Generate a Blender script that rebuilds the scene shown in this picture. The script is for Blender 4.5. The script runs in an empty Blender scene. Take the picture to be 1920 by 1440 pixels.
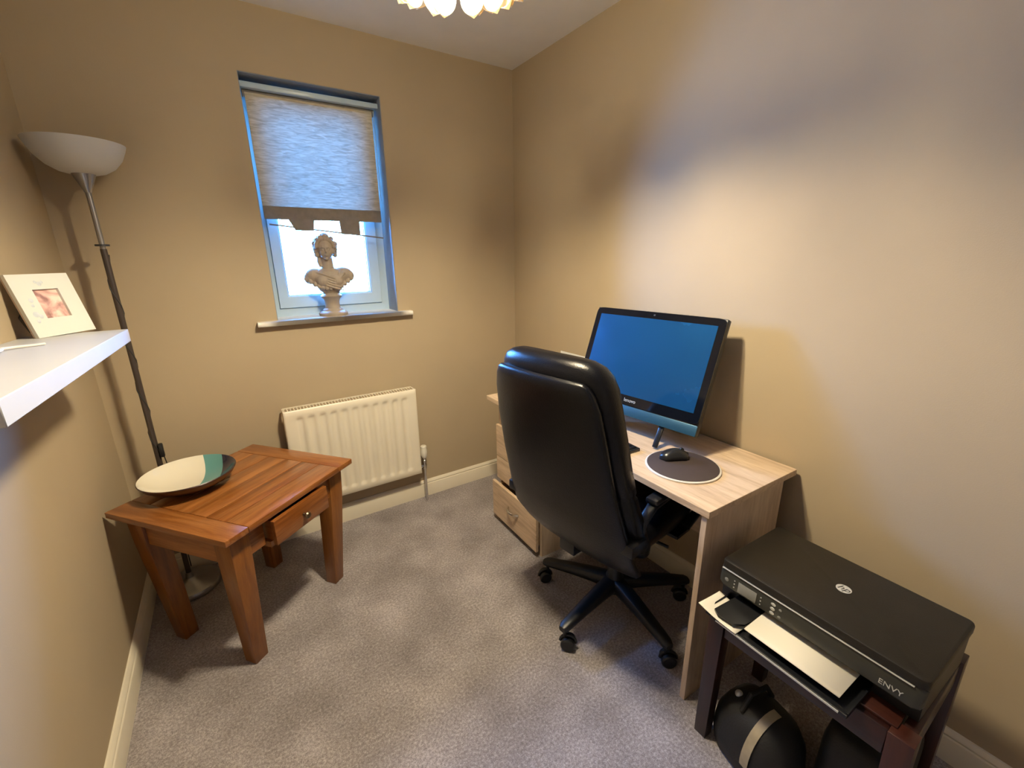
import bpy, bmesh, math, random
from math import sin, cos, pi, radians, sqrt
from mathutils import Vector, Matrix

random.seed(4)
S = bpy.context.scene
COL = S.collection

# ------------------------------------------------------------------ camera
cam_d = bpy.data.cameras.new('camera')
cam = bpy.data.objects.new('camera', cam_d)
COL.objects.link(cam)
S.camera = cam
CAM = Vector((0.47825, -2.31339, 1.41168))
YAW, PITCH, ROLL, FOC = 0.57673, -0.28374, -0.01394, 813.99
fw = Vector((sin(YAW) * cos(PITCH), cos(YAW) * cos(PITCH), sin(PITCH)))
r0 = Vector((cos(YAW), -sin(YAW), 0))
u0 = r0.cross(fw)
rr = r0 * cos(ROLL) + u0 * sin(ROLL)
uu = -r0 * sin(ROLL) + u0 * cos(ROLL)
M = Matrix((rr, uu, -fw)).transposed().to_4x4()
M.translation = CAM
cam.matrix_world = M
cam_d.sensor_width = 36.0
cam_d.lens = 36.0 * FOC / 1920.0
cam_d.clip_start = 0.02

# ------------------------------------------------------------------ world, window daylight, exposure
W = bpy.data.worlds.new('world')
S.world = W
W.use_nodes = True
bg = W.node_tree.nodes['Background']
bg.inputs[0].default_value = (0.10, 0.35, 1.0, 1)
bg.inputs[1].default_value = 220.0

pd = bpy.data.lights.new('window_portal', 'AREA')
pd.shape = 'RECTANGLE'
pd.size = 0.60
pd.size_y = 1.03
pd.cycles.is_portal = True
po = bpy.data.objects.new('window_portal', pd)
COL.objects.link(po)
po.location = (0.966, 0.235, 1.65)
po.rotation_euler = (radians(-90), 0, 0)

BULB_COL = (1.0, 0.86, 0.60)
BULB_W = 47.0
BULBS = [(1.062, -1.262, 2.092), (0.962, -1.255, 2.092), (1.012, -1.348, 2.092)]
for b in BULBS + [(1.01, -1.29, 2.29)]:      # three bulbs inside the shade, plus an added fill above, lifting ceiling and walls
    ld = bpy.data.lights.new('pendant_or_fill_light', 'POINT')
    ld.energy = BULB_W if b[2] < 2.2 else BULB_W * 0.42
    ld.color = BULB_COL
    ld.shadow_soft_size = 0.035
    lo = bpy.data.objects.new('pendant_or_fill_light', ld)
    lo.location = b
    COL.objects.link(lo)

S.view_settings.view_transform = 'Standard'
S.view_settings.look = 'None'
S.view_settings.gamma = 1.0
S.view_settings.use_curve_mapping = False
S.view_settings.exposure = 0.0
S.cycles.use_denoising = True
S.cycles.max_bounces = 10
S.cycles.diffuse_bounces = 6
S.cycles.transmission_bounces = 6
S.cycles.transparent_max_bounces = 12
S.cycles.sample_clamp_indirect = 6.0
S.cycles.caustics_reflective = False
S.cycles.caustics_refractive = False


# ------------------------------------------------------------------ materials
def newmat(name):
    m = bpy.data.materials.new(name)
    m.use_nodes = True
    nt = m.node_tree
    return m, nt, nt.nodes['Principled BSDF']


def N(nt, kind, **kw):
    n = nt.nodes.new(kind)
    for k, v in kw.items():
        setattr(n, k, v)
    return n


def ramp(nt, stops):
    n = nt.nodes.new('ShaderNodeValToRGB')
    e = n.color_ramp.elements
    while len(e) < len(stops):
        e.new(0.5)
    for i, (p, c) in enumerate(stops):
        e[i].position = p
        e[i].color = (*c, 1)
    return n


def plain(name, col, rough=0.5, metal=0.0, var=0.06, scale=8.0, bump=0.0, bscale=200.0, spec=0.5, coat=0.0):
    """flat colour broken by a faint noise, optional fine bump"""
    m, nt, p = newmat(name)
    tc = N(nt, 'ShaderNodeTexCoord')
    no = N(nt, 'ShaderNodeTexNoise')
    no.inputs['Scale'].default_value = scale
    no.inputs['Detail'].default_value = 4
    nt.links.new(tc.outputs['Object'], no.inputs['Vector'])
    lo = tuple(c * (1 - var) for c in col)
    hi = tuple(min(1, c * (1 + var)) for c in col)
    rp = ramp(nt, [(0.3, lo), (0.7, hi)])
    nt.links.new(no.outputs['Fac'], rp.inputs[0])
    nt.links.new(rp.outputs[0], p.inputs['Base Color'])
    p.inputs['Roughness'].default_value = rough
    p.inputs['Metallic'].default_value = metal
    p.inputs['Specular IOR Level'].default_value = spec
    p.inputs['Coat Weight'].default_value = coat
    p.inputs['Coat Roughness'].default_value = 0.1
    if bump:
        n2 = N(nt, 'ShaderNodeTexNoise')
        n2.inputs['Scale'].default_value = bscale
        n2.inputs['Detail'].default_value = 3
        nt.links.new(tc.outputs['Object'], n2.inputs['Vector'])
        b = N(nt, 'ShaderNodeBump')
        b.inputs['Strength'].default_value = bump
        b.inputs['Distance'].default_value = 0.002
        nt.links.new(n2.outputs['Fac'], b.inputs['Height'])
        nt.links.new(b.outputs[0], p.inputs['Normal'])
    return m


def wood(name, dark, mid, light, axis='X', rough=0.35, stretch=14.0, scale=3.0, coat=0.0, bump=0.15, rand=0.25):
    m, nt, p = newmat(name)
    tc = N(nt, 'ShaderNodeTexCoord')
    oi = N(nt, 'ShaderNodeObjectInfo')
    mp = N(nt, 'ShaderNodeMapping')
    s = [stretch, stretch, stretch]
    s['XYZ'.index(axis)] = 1.0
    mp.inputs['Scale'].default_value = s
    nt.links.new(tc.outputs['Object'], mp.inputs['Vector'])
    mul = N(nt, 'ShaderNodeMath', operation='MULTIPLY')
    mul.inputs[1].default_value = 37.0
    nt.links.new(oi.outputs['Random'], mul.inputs[0])
    comb = N(nt, 'ShaderNodeCombineXYZ')
    for i in range(3):
        nt.links.new(mul.outputs[0], comb.inputs[i])
    nt.links.new(comb.outputs[0], mp.inputs['Location'])
    no = N(nt, 'ShaderNodeTexNoise')
    no.inputs['Scale'].default_value = scale
    no.inputs['Detail'].default_value = 7
    no.inputs['Roughness'].default_value = 0.6
    no.inputs['Distortion'].default_value = 0.6
    nt.links.new(mp.outputs[0], no.inputs['Vector'])
    n2 = N(nt, 'ShaderNodeTexNoise')
    n2.inputs['Scale'].default_value = scale * 6
    n2.inputs['Detail'].default_value = 4
    nt.links.new(mp.outputs[0], n2.inputs['Vector'])
    mx = N(nt, 'ShaderNodeMath', operation='MULTIPLY_ADD')
    mx.inputs[1].default_value = 0.3
    nt.links.new(n2.outputs['Fac'], mx.inputs[0])
    nt.links.new(no.outputs['Fac'], mx.inputs[2])
    sh = N(nt, 'ShaderNodeMath', operation='MULTIPLY_ADD')
    sh.inputs[1].default_value = rand
    nt.links.new(oi.outputs['Random'], sh.inputs[0])
    nt.links.new(mx.outputs[0], sh.inputs[2])
    rp = ramp(nt, [(0.42, dark), (0.68, mid), (0.98, light)])
    nt.links.new(sh.outputs[0], rp.inputs[0])
    nt.links.new(rp.outputs[0], p.inputs['Base Color'])
    p.inputs['Roughness'].default_value = rough
    p.inputs['Coat Weight'].default_value = coat
    p.inputs['Coat Roughness'].default_value = 0.22
    b = N(nt, 'ShaderNodeBump')
    b.inputs['Strength'].default_value = bump
    b.inputs['Distance'].default_value = 0.001
    nt.links.new(mx.outputs[0], b.inputs['Height'])
    nt.links.new(b.outputs[0], p.inputs['Normal'])
    return m


def carpet_mat():
    m, nt, p = newmat('carpet')
    tc = N(nt, 'ShaderNodeTexCoord')
    big = N(nt, 'ShaderNodeTexNoise')
    big.inputs['Scale'].default_value = 4.5
    big.inputs['Detail'].default_value = 3
    mid = N(nt, 'ShaderNodeTexNoise')
    mid.inputs['Scale'].default_value = 120
    mid.inputs['Detail'].default_value = 4
    mid.inputs['Roughness'].default_value = 0.7
    fine = N(nt, 'ShaderNodeTexNoise')
    fine.inputs['Scale'].default_value = 380
    fine.inputs['Detail'].default_value = 2
    for n in (big, mid, fine):
        nt.links.new(tc.outputs['Object'], n.inputs['Vector'])
    a = N(nt, 'ShaderNodeMath', operation='MULTIPLY_ADD')
    a.inputs[1].default_value = 1.0
    nt.links.new(mid.outputs['Fac'], a.inputs[0])
    b2 = N(nt, 'ShaderNodeMath', operation='MULTIPLY_ADD')
    b2.inputs[1].default_value = 0.55
    b2.inputs[2].default_value = -0.5
    nt.links.new(big.outputs['Fac'], b2.inputs[0])
    nt.links.new(b2.outputs[0], a.inputs[2])
    c = N(nt, 'ShaderNodeMath', operation='MULTIPLY_ADD')
    c.inputs[1].default_value = 0.6
    nt.links.new(fine.outputs['Fac'], c.inputs[0])
    nt.links.new(a.outputs[0], c.inputs[2])
    rp = ramp(nt, [(0.30, (0.150, 0.130, 0.125)), (0.58, (0.30, 0.266, 0.262)), (0.84, (0.54, 0.49, 0.49))])
    nt.links.new(c.outputs[0], rp.inputs[0])
    nt.links.new(rp.outputs[0], p.inputs['Base Color'])
    p.inputs['Roughness'].default_value = 0.95
    p.inputs['Specular IOR Level'].default_value = 0.1
    p.inputs['Sheen Weight'].default_value = 0.15
    b = N(nt, 'ShaderNodeBump')
    b.inputs['Strength'].default_value = 0.8
    b.inputs['Distance'].default_value = 0.004
    nt.links.new(c.outputs[0], b.inputs['Height'])
    nt.links.new(b.outputs[0], p.inputs['Normal'])
    return m


def blind_mat():
    m, nt, p = newmat('blind_fabric')
    out = nt.nodes['Material Output']
    tc = N(nt, 'ShaderNodeTexCoord')
    mp = N(nt, 'ShaderNodeMapping')
    mp.inputs['Scale'].default_value = (1.0, 1.0, 6.0)
    nt.links.new(tc.outputs['Object'], mp.inputs['Vector'])
    no = N(nt, 'ShaderNodeTexNoise')
    no.inputs['Scale'].default_value = 16
    no.inputs['Detail'].default_value = 5
    no.inputs['Distortion'].default_value = 1.2
    nt.links.new(mp.outputs[0], no.inputs['Vector'])
    rp = ramp(nt, [(0.35, (0.42, 0.36, 0.25)), (0.65, (0.60, 0.53, 0.38))])
    nt.links.new(no.outputs['Fac'], rp.inputs[0])
    rt = ramp(nt, [(0.33, (0.0038, 0.0074, 0.0060)), (0.68, (0.0070, 0.0140, 0.0118))])
    nt.links.new(no.outputs['Fac'], rt.inputs[0])
    d = N(nt, 'ShaderNodeBsdfDiffuse')
    t = N(nt, 'ShaderNodeBsdfTranslucent')
    nt.links.new(rp.outputs[0], d.inputs[0])
    nt.links.new(rt.outputs[0], t.inputs[0])
    ad = N(nt, 'ShaderNodeAddShader')
    nt.links.new(d.outputs[0], ad.inputs[0])
    nt.links.new(t.outputs[0], ad.inputs[1])
    nt.links.new(ad.outputs[0], out.inputs[0])
    return m


def translucent(name, dif, trn, gloss=0.0):
    m, nt, p = newmat(name)
    out = nt.nodes['Material Output']
    d = N(nt, 'ShaderNodeBsdfDiffuse')
    t = N(nt, 'ShaderNodeBsdfTranslucent')
    d.inputs[0].default_value = (*dif, 1)
    t.inputs[0].default_value = (*trn, 1)
    ad = N(nt, 'ShaderNodeAddShader')
    nt.links.new(d.outputs[0], ad.inputs[0])
    nt.links.new(t.outputs[0], ad.inputs[1])
    if gloss:
        g = N(nt, 'ShaderNodeBsdfGlossy')
        g.inputs['Roughness'].default_value = 0.3
        mx = N(nt, 'ShaderNodeMixShader')
        mx.inputs[0].default_value = gloss
        nt.links.new(ad.outputs[0], mx.inputs[1])
        nt.links.new(g.outputs[0], mx.inputs[2])
        nt.links.new(mx.outputs[0], out.inputs[0])
    else:
        nt.links.new(ad.outputs[0], out.inputs[0])
    return m


def glass_mat():
    m, nt, p = newmat('window_glass')
    out = nt.nodes['Material Output']
    t = N(nt, 'ShaderNodeBsdfTransparent')
    t.inputs[0].default_value = (0.96, 0.98, 0.98, 1)
    g = N(nt, 'ShaderNodeBsdfGlossy')
    g.inputs['Roughness'].default_value = 0.02
    f = N(nt, 'ShaderNodeFresnel')
    f.inputs[0].default_value = 1.45
    mx = N(nt, 'ShaderNodeMixShader')
    nt.links.new(f.outputs[0], mx.inputs[0])
    nt.links.new(t.outputs[0], mx.inputs[1])
    nt.links.new(g.outputs[0], mx.inputs[2])
    nt.links.new(mx.outputs[0], out.inputs[0])
    return m


def screen_mat():
    m, nt, p = newmat('screen_glass')
    tc = N(nt, 'ShaderNodeTexCoord')
    no = N(nt, 'ShaderNodeTexNoise')
    no.inputs['Scale'].default_value = 7
    no.inputs['Detail'].default_value = 4
    nt.links.new(tc.outputs['Object'], no.inputs['Vector'])
    rp = ramp(nt, [(0.3, (0.20, 0.20, 0.20)), (0.75, (0.30, 0.30, 0.30))])
    nt.links.new(no.outputs['Fac'], rp.inputs[0])
    nt.links.new(rp.outputs[0], p.inputs['Roughness'])
    p.inputs['Base Color'].default_value = (0.006, 0.045, 0.13, 1)
    p.inputs['IOR'].default_value = 1.8
    p.inputs['Specular Tint'].default_value = (0.04, 0.38, 1.0, 1)
    p.inputs['Coat Weight'].default_value = 0.5
    p.inputs['Coat Roughness'].default_value = 0.02
    return m


def bowl_mat():
    m, nt, p = newmat('bowl_glaze')
    tc = N(nt, 'ShaderNodeTexCoord')
    sp = N(nt, 'ShaderNodeSeparateXYZ')
    nt.links.new(tc.outputs['Object'], sp.inputs[0])
    # curved band edge: distance from a far centre in bowl space
    vm = N(nt, 'ShaderNodeVectorMath', operation='DISTANCE')
    cb = N(nt, 'ShaderNodeCombineXYZ')
    nt.links.new(sp.outputs[0], cb.inputs[0])
    nt.links.new(sp.outputs[1], cb.inputs[1])
    vm.inputs[1].default_value = (-0.36, 0.10, 0)
    nt.links.new(cb.outputs[0], vm.inputs[0])
    rp = ramp(nt, [(0.0, (0.74, 0.68, 0.55)), (0.405, (0.10, 0.27, 0.26)), (0.468, (0.012, 0.012, 0.03))])
    rp.color_ramp.interpolation = 'CONSTANT'
    nt.links.new(vm.outputs['Value'], rp.inputs[0])
    nt.links.new(rp.outputs[0], p.inputs['Base Color'])
    p.inputs['Roughness'].default_value = 0.18
    p.inputs['Coat Weight'].default_value = 0.6
    return m


def photo_mat():
    """a soft pinkish close-up photograph: two pale rounded shapes"""
    m, nt, p = newmat('photo_print')
    tc = N(nt, 'ShaderNodeTexCoord')
    no = N(nt, 'ShaderNodeTexNoise')
    no.inputs['Scale'].default_value = 22
    no.inputs['Detail'].default_value = 3
    no.inputs['Distortion'].default_value = 1.0
    nt.links.new(tc.outputs['Object'], no.inputs['Vector'])
    rp = ramp(nt, [(0.34, (0.30, 0.16, 0.15)), (0.47, (0.62, 0.38, 0.34)), (0.6, (0.80, 0.60, 0.52))])
    nt.links.new(no.outputs['Fac'], rp.inputs[0])
    nt.links.new(rp.outputs[0], p.inputs['Base Color'])
    p.inputs['Roughness'].default_value = 0.3
    return m


MT = {
    'wall': plain('wall_paint', (0.42, 0.335, 0.222), 0.75, var=0.03, scale=2.5, bump=0.12, bscale=320, spec=0.25),
    'ceil': plain('ceiling_paint', (0.86, 0.87, 0.89), 0.9, var=0.02, bump=0.1, bscale=250, spec=0.1),
    'carpet': carpet_mat(),
    'gloss_cream': plain('cream_gloss', (0.74, 0.67, 0.53), 0.35, var=0.02, bump=0.05, bscale=60),
    'upvc': plain('blue_cast_upvc', (0.46, 0.58, 0.66), 0.3, var=0.01),  # white plastic with the blue cast of daylight mixed into its colour
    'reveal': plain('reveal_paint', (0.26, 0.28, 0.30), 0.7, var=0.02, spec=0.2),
    'sill': plain('sill_paint', (0.72, 0.68, 0.62), 0.35, var=0.02),
    'glass': glass_mat(),
    'blind': blind_mat(),
    'hem': plain('blind_hem', (0.22, 0.19, 0.16), 0.8, var=0.1, scale=40),
    'dark': plain('dark_metal', (0.03, 0.03, 0.03), 0.4),
    'rad': plain('radiator_enamel', (0.76, 0.69, 0.55), 0.35, var=0.01),
    'valve_white': plain('valve_plastic', (0.72, 0.68, 0.58), 0.4),
    'chrome': plain('chrome', (0.75, 0.75, 0.75), 0.18, metal=1.0, var=0.02),
    'brass': plain('aged_brass', (0.22, 0.17, 0.11), 0.35, metal=1.0, var=0.2, scale=50),
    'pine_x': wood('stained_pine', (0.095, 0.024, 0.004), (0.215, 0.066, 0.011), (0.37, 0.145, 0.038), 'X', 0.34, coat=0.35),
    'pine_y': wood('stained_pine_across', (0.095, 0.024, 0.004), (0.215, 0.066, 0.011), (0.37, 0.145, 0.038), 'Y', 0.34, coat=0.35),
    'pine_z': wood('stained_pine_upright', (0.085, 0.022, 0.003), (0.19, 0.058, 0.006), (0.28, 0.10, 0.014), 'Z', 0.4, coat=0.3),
    'oak_y': wood('pale_oak_laminate', (0.40, 0.28, 0.18), (0.58, 0.43, 0.29), (0.72, 0.57, 0.41), 'Y', 0.4, stretch=9, scale=4, bump=0.05, rand=0.05),
    'oak_z': wood('pale_oak_laminate_upright', (0.38, 0.27, 0.18), (0.54, 0.41, 0.29), (0.66, 0.52, 0.38), 'Z', 0.45, stretch=9, scale=4, bump=0.05, rand=0.05),
    'redwood': wood('dark_red_wood', (0.008, 0.002, 0.0015), (0.024, 0.0052, 0.003), (0.045, 0.011, 0.006), 'Z', 0.35, coat=0.2),
    'redwood_y': wood('dark_red_wood_rail', (0.008, 0.002, 0.0015), (0.024, 0.0052, 0.003), (0.045, 0.011, 0.006), 'Y', 0.35, coat=0.2),
    'leather': plain('black_leather', (0.0035, 0.0036, 0.005), 0.30, var=0.25, scale=18, bump=0.30, bscale=260, spec=0.32),
    'black_plastic': plain('black_plastic', (0.006, 0.0065, 0.008), 0.38, bump=0.15, bscale=500),
    'blackish': plain('satin_black', (0.014, 0.014, 0.015), 0.28),
    'bezel': plain('gloss_black_bezel', (0.004, 0.005, 0.008), 0.08, spec=0.6),
    'chin': plain('blue_grey_chin', (0.03, 0.10, 0.17), 0.35, metal=0.4),
    'screen': screen_mat(),
    'silver': plain('silver_print', (0.55, 0.55, 0.52), 0.35, metal=0.3),
    'shade': translucent('frosted_shade', (0.60, 0.60, 0.58), (0.12, 0.12, 0.11), 0.05),
    'lamp_grey': plain('grey_lamp_metal', (0.35, 0.34, 0.33), 0.3, metal=0.8),
    'pole_brown': plain('brown_grey_pole', (0.085, 0.068, 0.060), 0.35, metal=0.5),
    'shelf': plain('white_shelf', (0.50, 0.50, 0.50), 0.4, var=0.015, spec=0.4),
    'frame': plain('white_frame', (0.62, 0.62, 0.57), 0.4, var=0.02),
    'frame_side': plain('tan_frame_edge', (0.45, 0.33, 0.25), 0.5),
    'emboss': plain('pale_blue_motif', (0.52, 0.55, 0.58), 0.5, var=0.1, scale=60),
    'photo': photo_mat(),
    'paper': plain('paper', (0.80, 0.75, 0.64), 0.8, var=0.02),
    'bust': plain('bust_resin', (0.33, 0.27, 0.21), 0.6, var=0.15, scale=14, bump=0.2, bscale=90),
    'bowl': bowl_mat(),
    'bowl_out': plain('bowl_outside_glaze', (0.035, 0.012, 0.009), 0.3, var=0.3, scale=20, coat=0.3),
    'pad': plain('brown_leather_pad', (0.05, 0.035, 0.032), 0.6, bump=0.3, bscale=300),
    'rim': plain('pale_rim', (0.66, 0.63, 0.58), 0.3),
    'petal': translucent('shell_petal', (0.22, 0.19, 0.13), (0.68, 0.60, 0.42), 0.02),
    'lid': plain('printer_lid', (0.012, 0.010, 0.0075), 0.38, var=0.12, scale=30, bump=0.2, bscale=420, spec=0.35),
    'panel_grey': plain('printer_front', (0.030, 0.030, 0.025), 0.28, var=0.05),
    'lcd': plain('printer_display', (0.22, 0.22, 0.20), 0.25, var=0.12, scale=30),
    'white_plastic': plain('white_plastic', (0.72, 0.72, 0.70), 0.4),
    'bag': plain('black_bag_fabric', (0.006, 0.006, 0.006), 0.6, bump=0.4, bscale=200),
    'strip': plain('cream_strip', (0.34, 0.28, 0.18), 0.6, var=0.15, scale=30),
    'yellow': plain('yellow_tag', (0.38, 0.33, 0.06), 0.6),
    'cord': plain('white_cord', (0.76, 0.70, 0.60), 0.5),
    'door': plain('door_paint', (0.70, 0.67, 0.60), 0.45, var=0.02),
    'bulb': None,
}
m, nt, p = newmat('bulb_glow')
p.inputs['Emission Color'].default_value = (1.0, 0.78, 0.46, 1)
p.inputs['Emission Strength'].default_value = 6.0
p.inputs['Base Color'].default_value = (0.9, 0.85, 0.7, 1)
MT['bulb'] = m


# ------------------------------------------------------------------ mesh helpers
class MB:
    """collects primitives; build() links them as ONE mesh object"""

    def __init__(self):
        self.bm = bmesh.new()

    def verts_faces(self, vs, fs):
        bv = [self.bm.verts.new(v) for v in vs]
        for f in fs:
            try:
                self.bm.faces.new([bv[i] for i in f])
            except ValueError:
                pass
        return bv

    def box(self, c, s, rot=None, bev=0.0, seg=2):
        """c centre, s full size"""
        b = bmesh.new()
        bmesh.ops.create_cube(b, size=1.0)
        for v in b.verts:
            v.co = Vector((v.co.x * s[0], v.co.y * s[1], v.co.z * s[2]))
        if bev:
            bmesh.ops.bevel(b, geom=list(b.edges), offset=bev, segments=seg, affect='EDGES', profile=0.5)
        R = rot if rot is not None else Matrix.Identity(3)
        for v in b.verts:
            v.co = R @ v.co + Vector(c)
        self._merge(b)
        return self

    def _merge(self, b):
        me = bpy.data.meshes.new('tmp')
        b.to_mesh(me)
        b.free()
        self.bm.from_mesh(me)
        bpy.data.meshes.remove(me)

    def bx(self, x0, x1, y0, y1, z0, z1, bev=0.0, seg=2):
        return self.box(((x0 + x1) / 2, (y0 + y1) / 2, (z0 + z1) / 2), (abs(x1 - x0), abs(y1 - y0), abs(z1 - z0)), bev=bev, seg=seg)

    def ball(self, c, r, seg=16, rings=10, rot=None):
        b = bmesh.new()
        bmesh.ops.create_uvsphere(b, u_segments=seg, v_segments=rings, radius=1.0)
        rx = r if isinstance(r, (tuple, list)) else (r, r, r)
        R = rot if rot is not None else Matrix.Identity(3)
        for v in b.verts:
            v.co = R @ Vector((v.co.x * rx[0], v.co.y * rx[1], v.co.z * rx[2])) + Vector(c)
        self._merge(b)
        return self

    def tube(self, pts, rad, seg=12, caps=True, flat=None):
        """sweep along a polyline, rad float or list"""
        pts = [Vector(q) for q in pts]
        n = len(pts)
        rads = rad if isinstance(rad, (list, tuple)) else [rad] * n
        rings = []
        prev = None
        for i, q in enumerate(pts):
            t = (pts[min(i + 1, n - 1)] - pts[max(i - 1, 0)]).normalized()
            if prev is None:
                a = Vector((0, 0, 1)) if abs(t.z) < 0.9 else Vector((1, 0, 0))
                prev = t.cross(a).normalized()
            e1 = (prev - t * prev.dot(t)).normalized()
            prev = e1
            e2 = t.cross(e1)
            ring = []
            for k in range(seg):
                an = 2 * pi * k / seg
                ring.append(self.bm.verts.new(q + (e1 * cos(an) + e2 * sin(an)) * rads[i]))
            rings.append(ring)
        for i in range(n - 1):
            for k in range(seg):
                self.bm.faces.new((rings[i][k], rings[i][(k + 1) % seg], rings[i + 1][(k + 1) % seg], rings[i + 1][k]))
        if caps:
            self.bm.faces.new(list(reversed(rings[0])))
            self.bm.faces.new(rings[-1])
        return self

    def lathe(self, prof, c=(0, 0, 0), seg=32, rot=None, closed=False):
        """prof [(r,z)...] around z"""
        c = Vector(c)
        R = rot if rot is not None else Matrix.Identity(3)
        rings = []
        for r, z in prof:
            if r < 1e-6:
                rings.append([self.bm.verts.new(R @ Vector((0, 0, z)) + c)])
            else:
                rings.append([self.bm.verts.new(R @ Vector((r * cos(2 * pi * k / seg), r * sin(2 * pi * k / seg), z)) + c) for k in range(seg)])
        m_ = len(rings)
        for i in range(m_ - 1 + (1 if closed else 0)):
            a, b = rings[i], rings[(i + 1) % m_]
            for k in range(seg):
                k2 = (k + 1) % seg
                if len(a) == 1 and len(b) == 1:
                    continue
                if len(a) == 1:
                    self.bm.faces.new((a[0], b[k2], b[k]))
                elif len(b) == 1:
                    self.bm.faces.new((a[k], a[k2], b[0]))
                else:
                    self.bm.faces.new((a[k], a[k2], b[k2], b[k]))
        return self

    def loft(self, rings, caps=True):
        """rings: equal-length lists of points"""
        rv = [[self.bm.verts.new(Vector(q)) for q in r] for r in rings]
        n = len(rv[0])
        for i in range(len(rv) - 1):
            for k in range(n):
                self.bm.faces.new((rv[i][k], rv[i][(k + 1) % n], rv[i + 1][(k + 1) % n], rv[i + 1][k]))
        if caps:
            self.bm.faces.new(list(reversed(rv[0])))
            self.bm.faces.new(rv[-1])
        return self

    def prism(self, poly, a, b, axis='X'):
        """2D polygon swept from a to b along an axis"""
        def P(u, v, w):
            return {'X': (w, u, v), 'Y': (u, w, v), 'Z': (u, v, w)}[axis]
        n = len(poly)
        va = [self.bm.verts.new(P(u, v, a)) for u, v in poly]
        vb = [self.bm.verts.new(P(u, v, b)) for u, v in poly]
        for k in range(n):
            self.bm.faces.new((va[k], va[(k + 1) % n], vb[(k + 1) % n], vb[k]))
        self.bm.faces.new(list(reversed(va)))
        self.bm.faces.new(vb)
        return self

    def build(self, name, mat, parent=None, smooth=35.0, bevel=0.0):
        bmesh.ops.remove_doubles(self.bm, verts=list(self.bm.verts), dist=1e-6)
        bmesh.ops.recalc_face_normals(self.bm, faces=list(self.bm.faces))
        if bevel:
            bmesh.ops.bevel(self.bm, geom=[e for e in self.bm.edges if len(e.link_faces) == 2 and e.calc_face_angle(0) > radians(30)],
                            offset=bevel, segments=2, affect='EDGES', profile=0.5)
        if smooth:
            for f in self.bm.faces:
                f.smooth = True
            for e in self.bm.edges:
                if len(e.link_faces) == 2 and e.calc_face_angle(0) > radians(smooth):
                    e.smooth = False
        me = bpy.data.meshes.new(name)
        self.bm.to_mesh(me)
        self.bm.free()
        o = bpy.data.objects.new(name, me)
        COL.objects.link(o)
        if mat is not None:
            me.materials.append(MT[mat] if isinstance(mat, str) else mat)
        if parent is not None:
            o.parent = parent
        return o


def tag(o, label, cat, group=None):
    o['label'] = label
    o['category'] = cat
    if group:
        o['group'] = group
    return o


def thing(name, label, cat, loc=(0, 0, 0), rz=0.0, group=None):
    o = bpy.data.objects.new(name, None)
    o.empty_display_size = 0.05
    COL.objects.link(o)
    o.location = loc
    o.rotation_euler = (0, 0, rz)
    return tag(o, label, cat, group)


def struct(o):
    o['kind'] = 'structure'
    return o


def text_part(name, body, size, mat, parent, loc, rot, extrude=0.0004, shear=0.0, align='CENTER'):
    cu = bpy.data.curves.new('txt', 'FONT')
    cu.body = body
    cu.size = size
    cu.extrude = extrude
    cu.shear = shear
    cu.align_x = align
    cu.align_y = 'CENTER'
    tmp = bpy.data.objects.new('txt', cu)
    COL.objects.link(tmp)
    dg = bpy.context.evaluated_depsgraph_get()
    me = bpy.data.meshes.new_from_object(tmp.evaluated_get(dg))
    bpy.data.objects.remove(tmp)
    me.materials.clear()
    me.materials.append(MT[mat])
    o = bpy.data.objects.new(name, me)
    COL.objects.link(o)
    o.parent = parent
    o.matrix_local = Matrix.Translation(loc) @ rot.to_4x4()
    return o


def axes(x, y, z):
    return Matrix((Vector(x), Vector(y), Vector(z))).transposed()


def rrect(cx_, cy_, hx, hy, n=8, e=4.0):
    """superellipse outline in 2D"""
    out = []
    m_ = n * 4
    for k in range(m_):
        a = 2 * pi * k / m_
        c, s = cos(a), sin(a)
        out.append((cx_ + hx * math.copysign(abs(c) ** (2 / e), c), cy_ + hy * math.copysign(abs(s) ** (2 / e), s)))
    return out


# ------------------------------------------------------------------ room shell
RW, RH, RF = 2.013, 2.40, -3.0     # right wall x, ceiling z, front wall y
T = 0.2
WX0, WX1, WZ0, WZ1 = 0.674, 1.257, 1.142, 2.155

struct(MB().bx(-T, RW + T, RF - T, 0.30, -0.1, 0).build('floor', 'carpet', smooth=0))
struct(MB().bx(-T, RW + T, RF - T, 0.30, RH, RH + 0.1).build('ceiling', 'ceil', smooth=0))
struct(MB().bx(-T, 0, RF - T, 0.0, 0, RH).build('wall_left', 'wall', smooth=0))
struct(MB().bx(RW, RW + T, RF - T, 0.0, 0, RH).build('wall_right', 'wall', smooth=0))
struct(MB().bx(0, RW, RF - T, RF, 0, RH).build('wall_front', 'wall', smooth=0))
wb = MB()
wb.bx(-T, WX0, 0, 0.27, 0, RH).bx(WX1, RW + T, 0, 0.27, 0, RH)
wb.bx(WX0, WX1, 0, 0.27, 0, WZ0 - 0.022).bx(WX0, WX1, 0, 0.27, WZ1, RH)
struct(wb.build('wall_back', 'wall', smooth=0))

# white-painted lining of the window recess (thin plaster returns)
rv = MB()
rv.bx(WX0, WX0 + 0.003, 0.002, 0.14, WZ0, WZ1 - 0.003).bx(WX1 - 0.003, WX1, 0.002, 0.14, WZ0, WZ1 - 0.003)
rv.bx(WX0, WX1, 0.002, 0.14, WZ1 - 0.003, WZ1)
struct(rv.build('trim_1', 'reveal', smooth=0))

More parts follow.
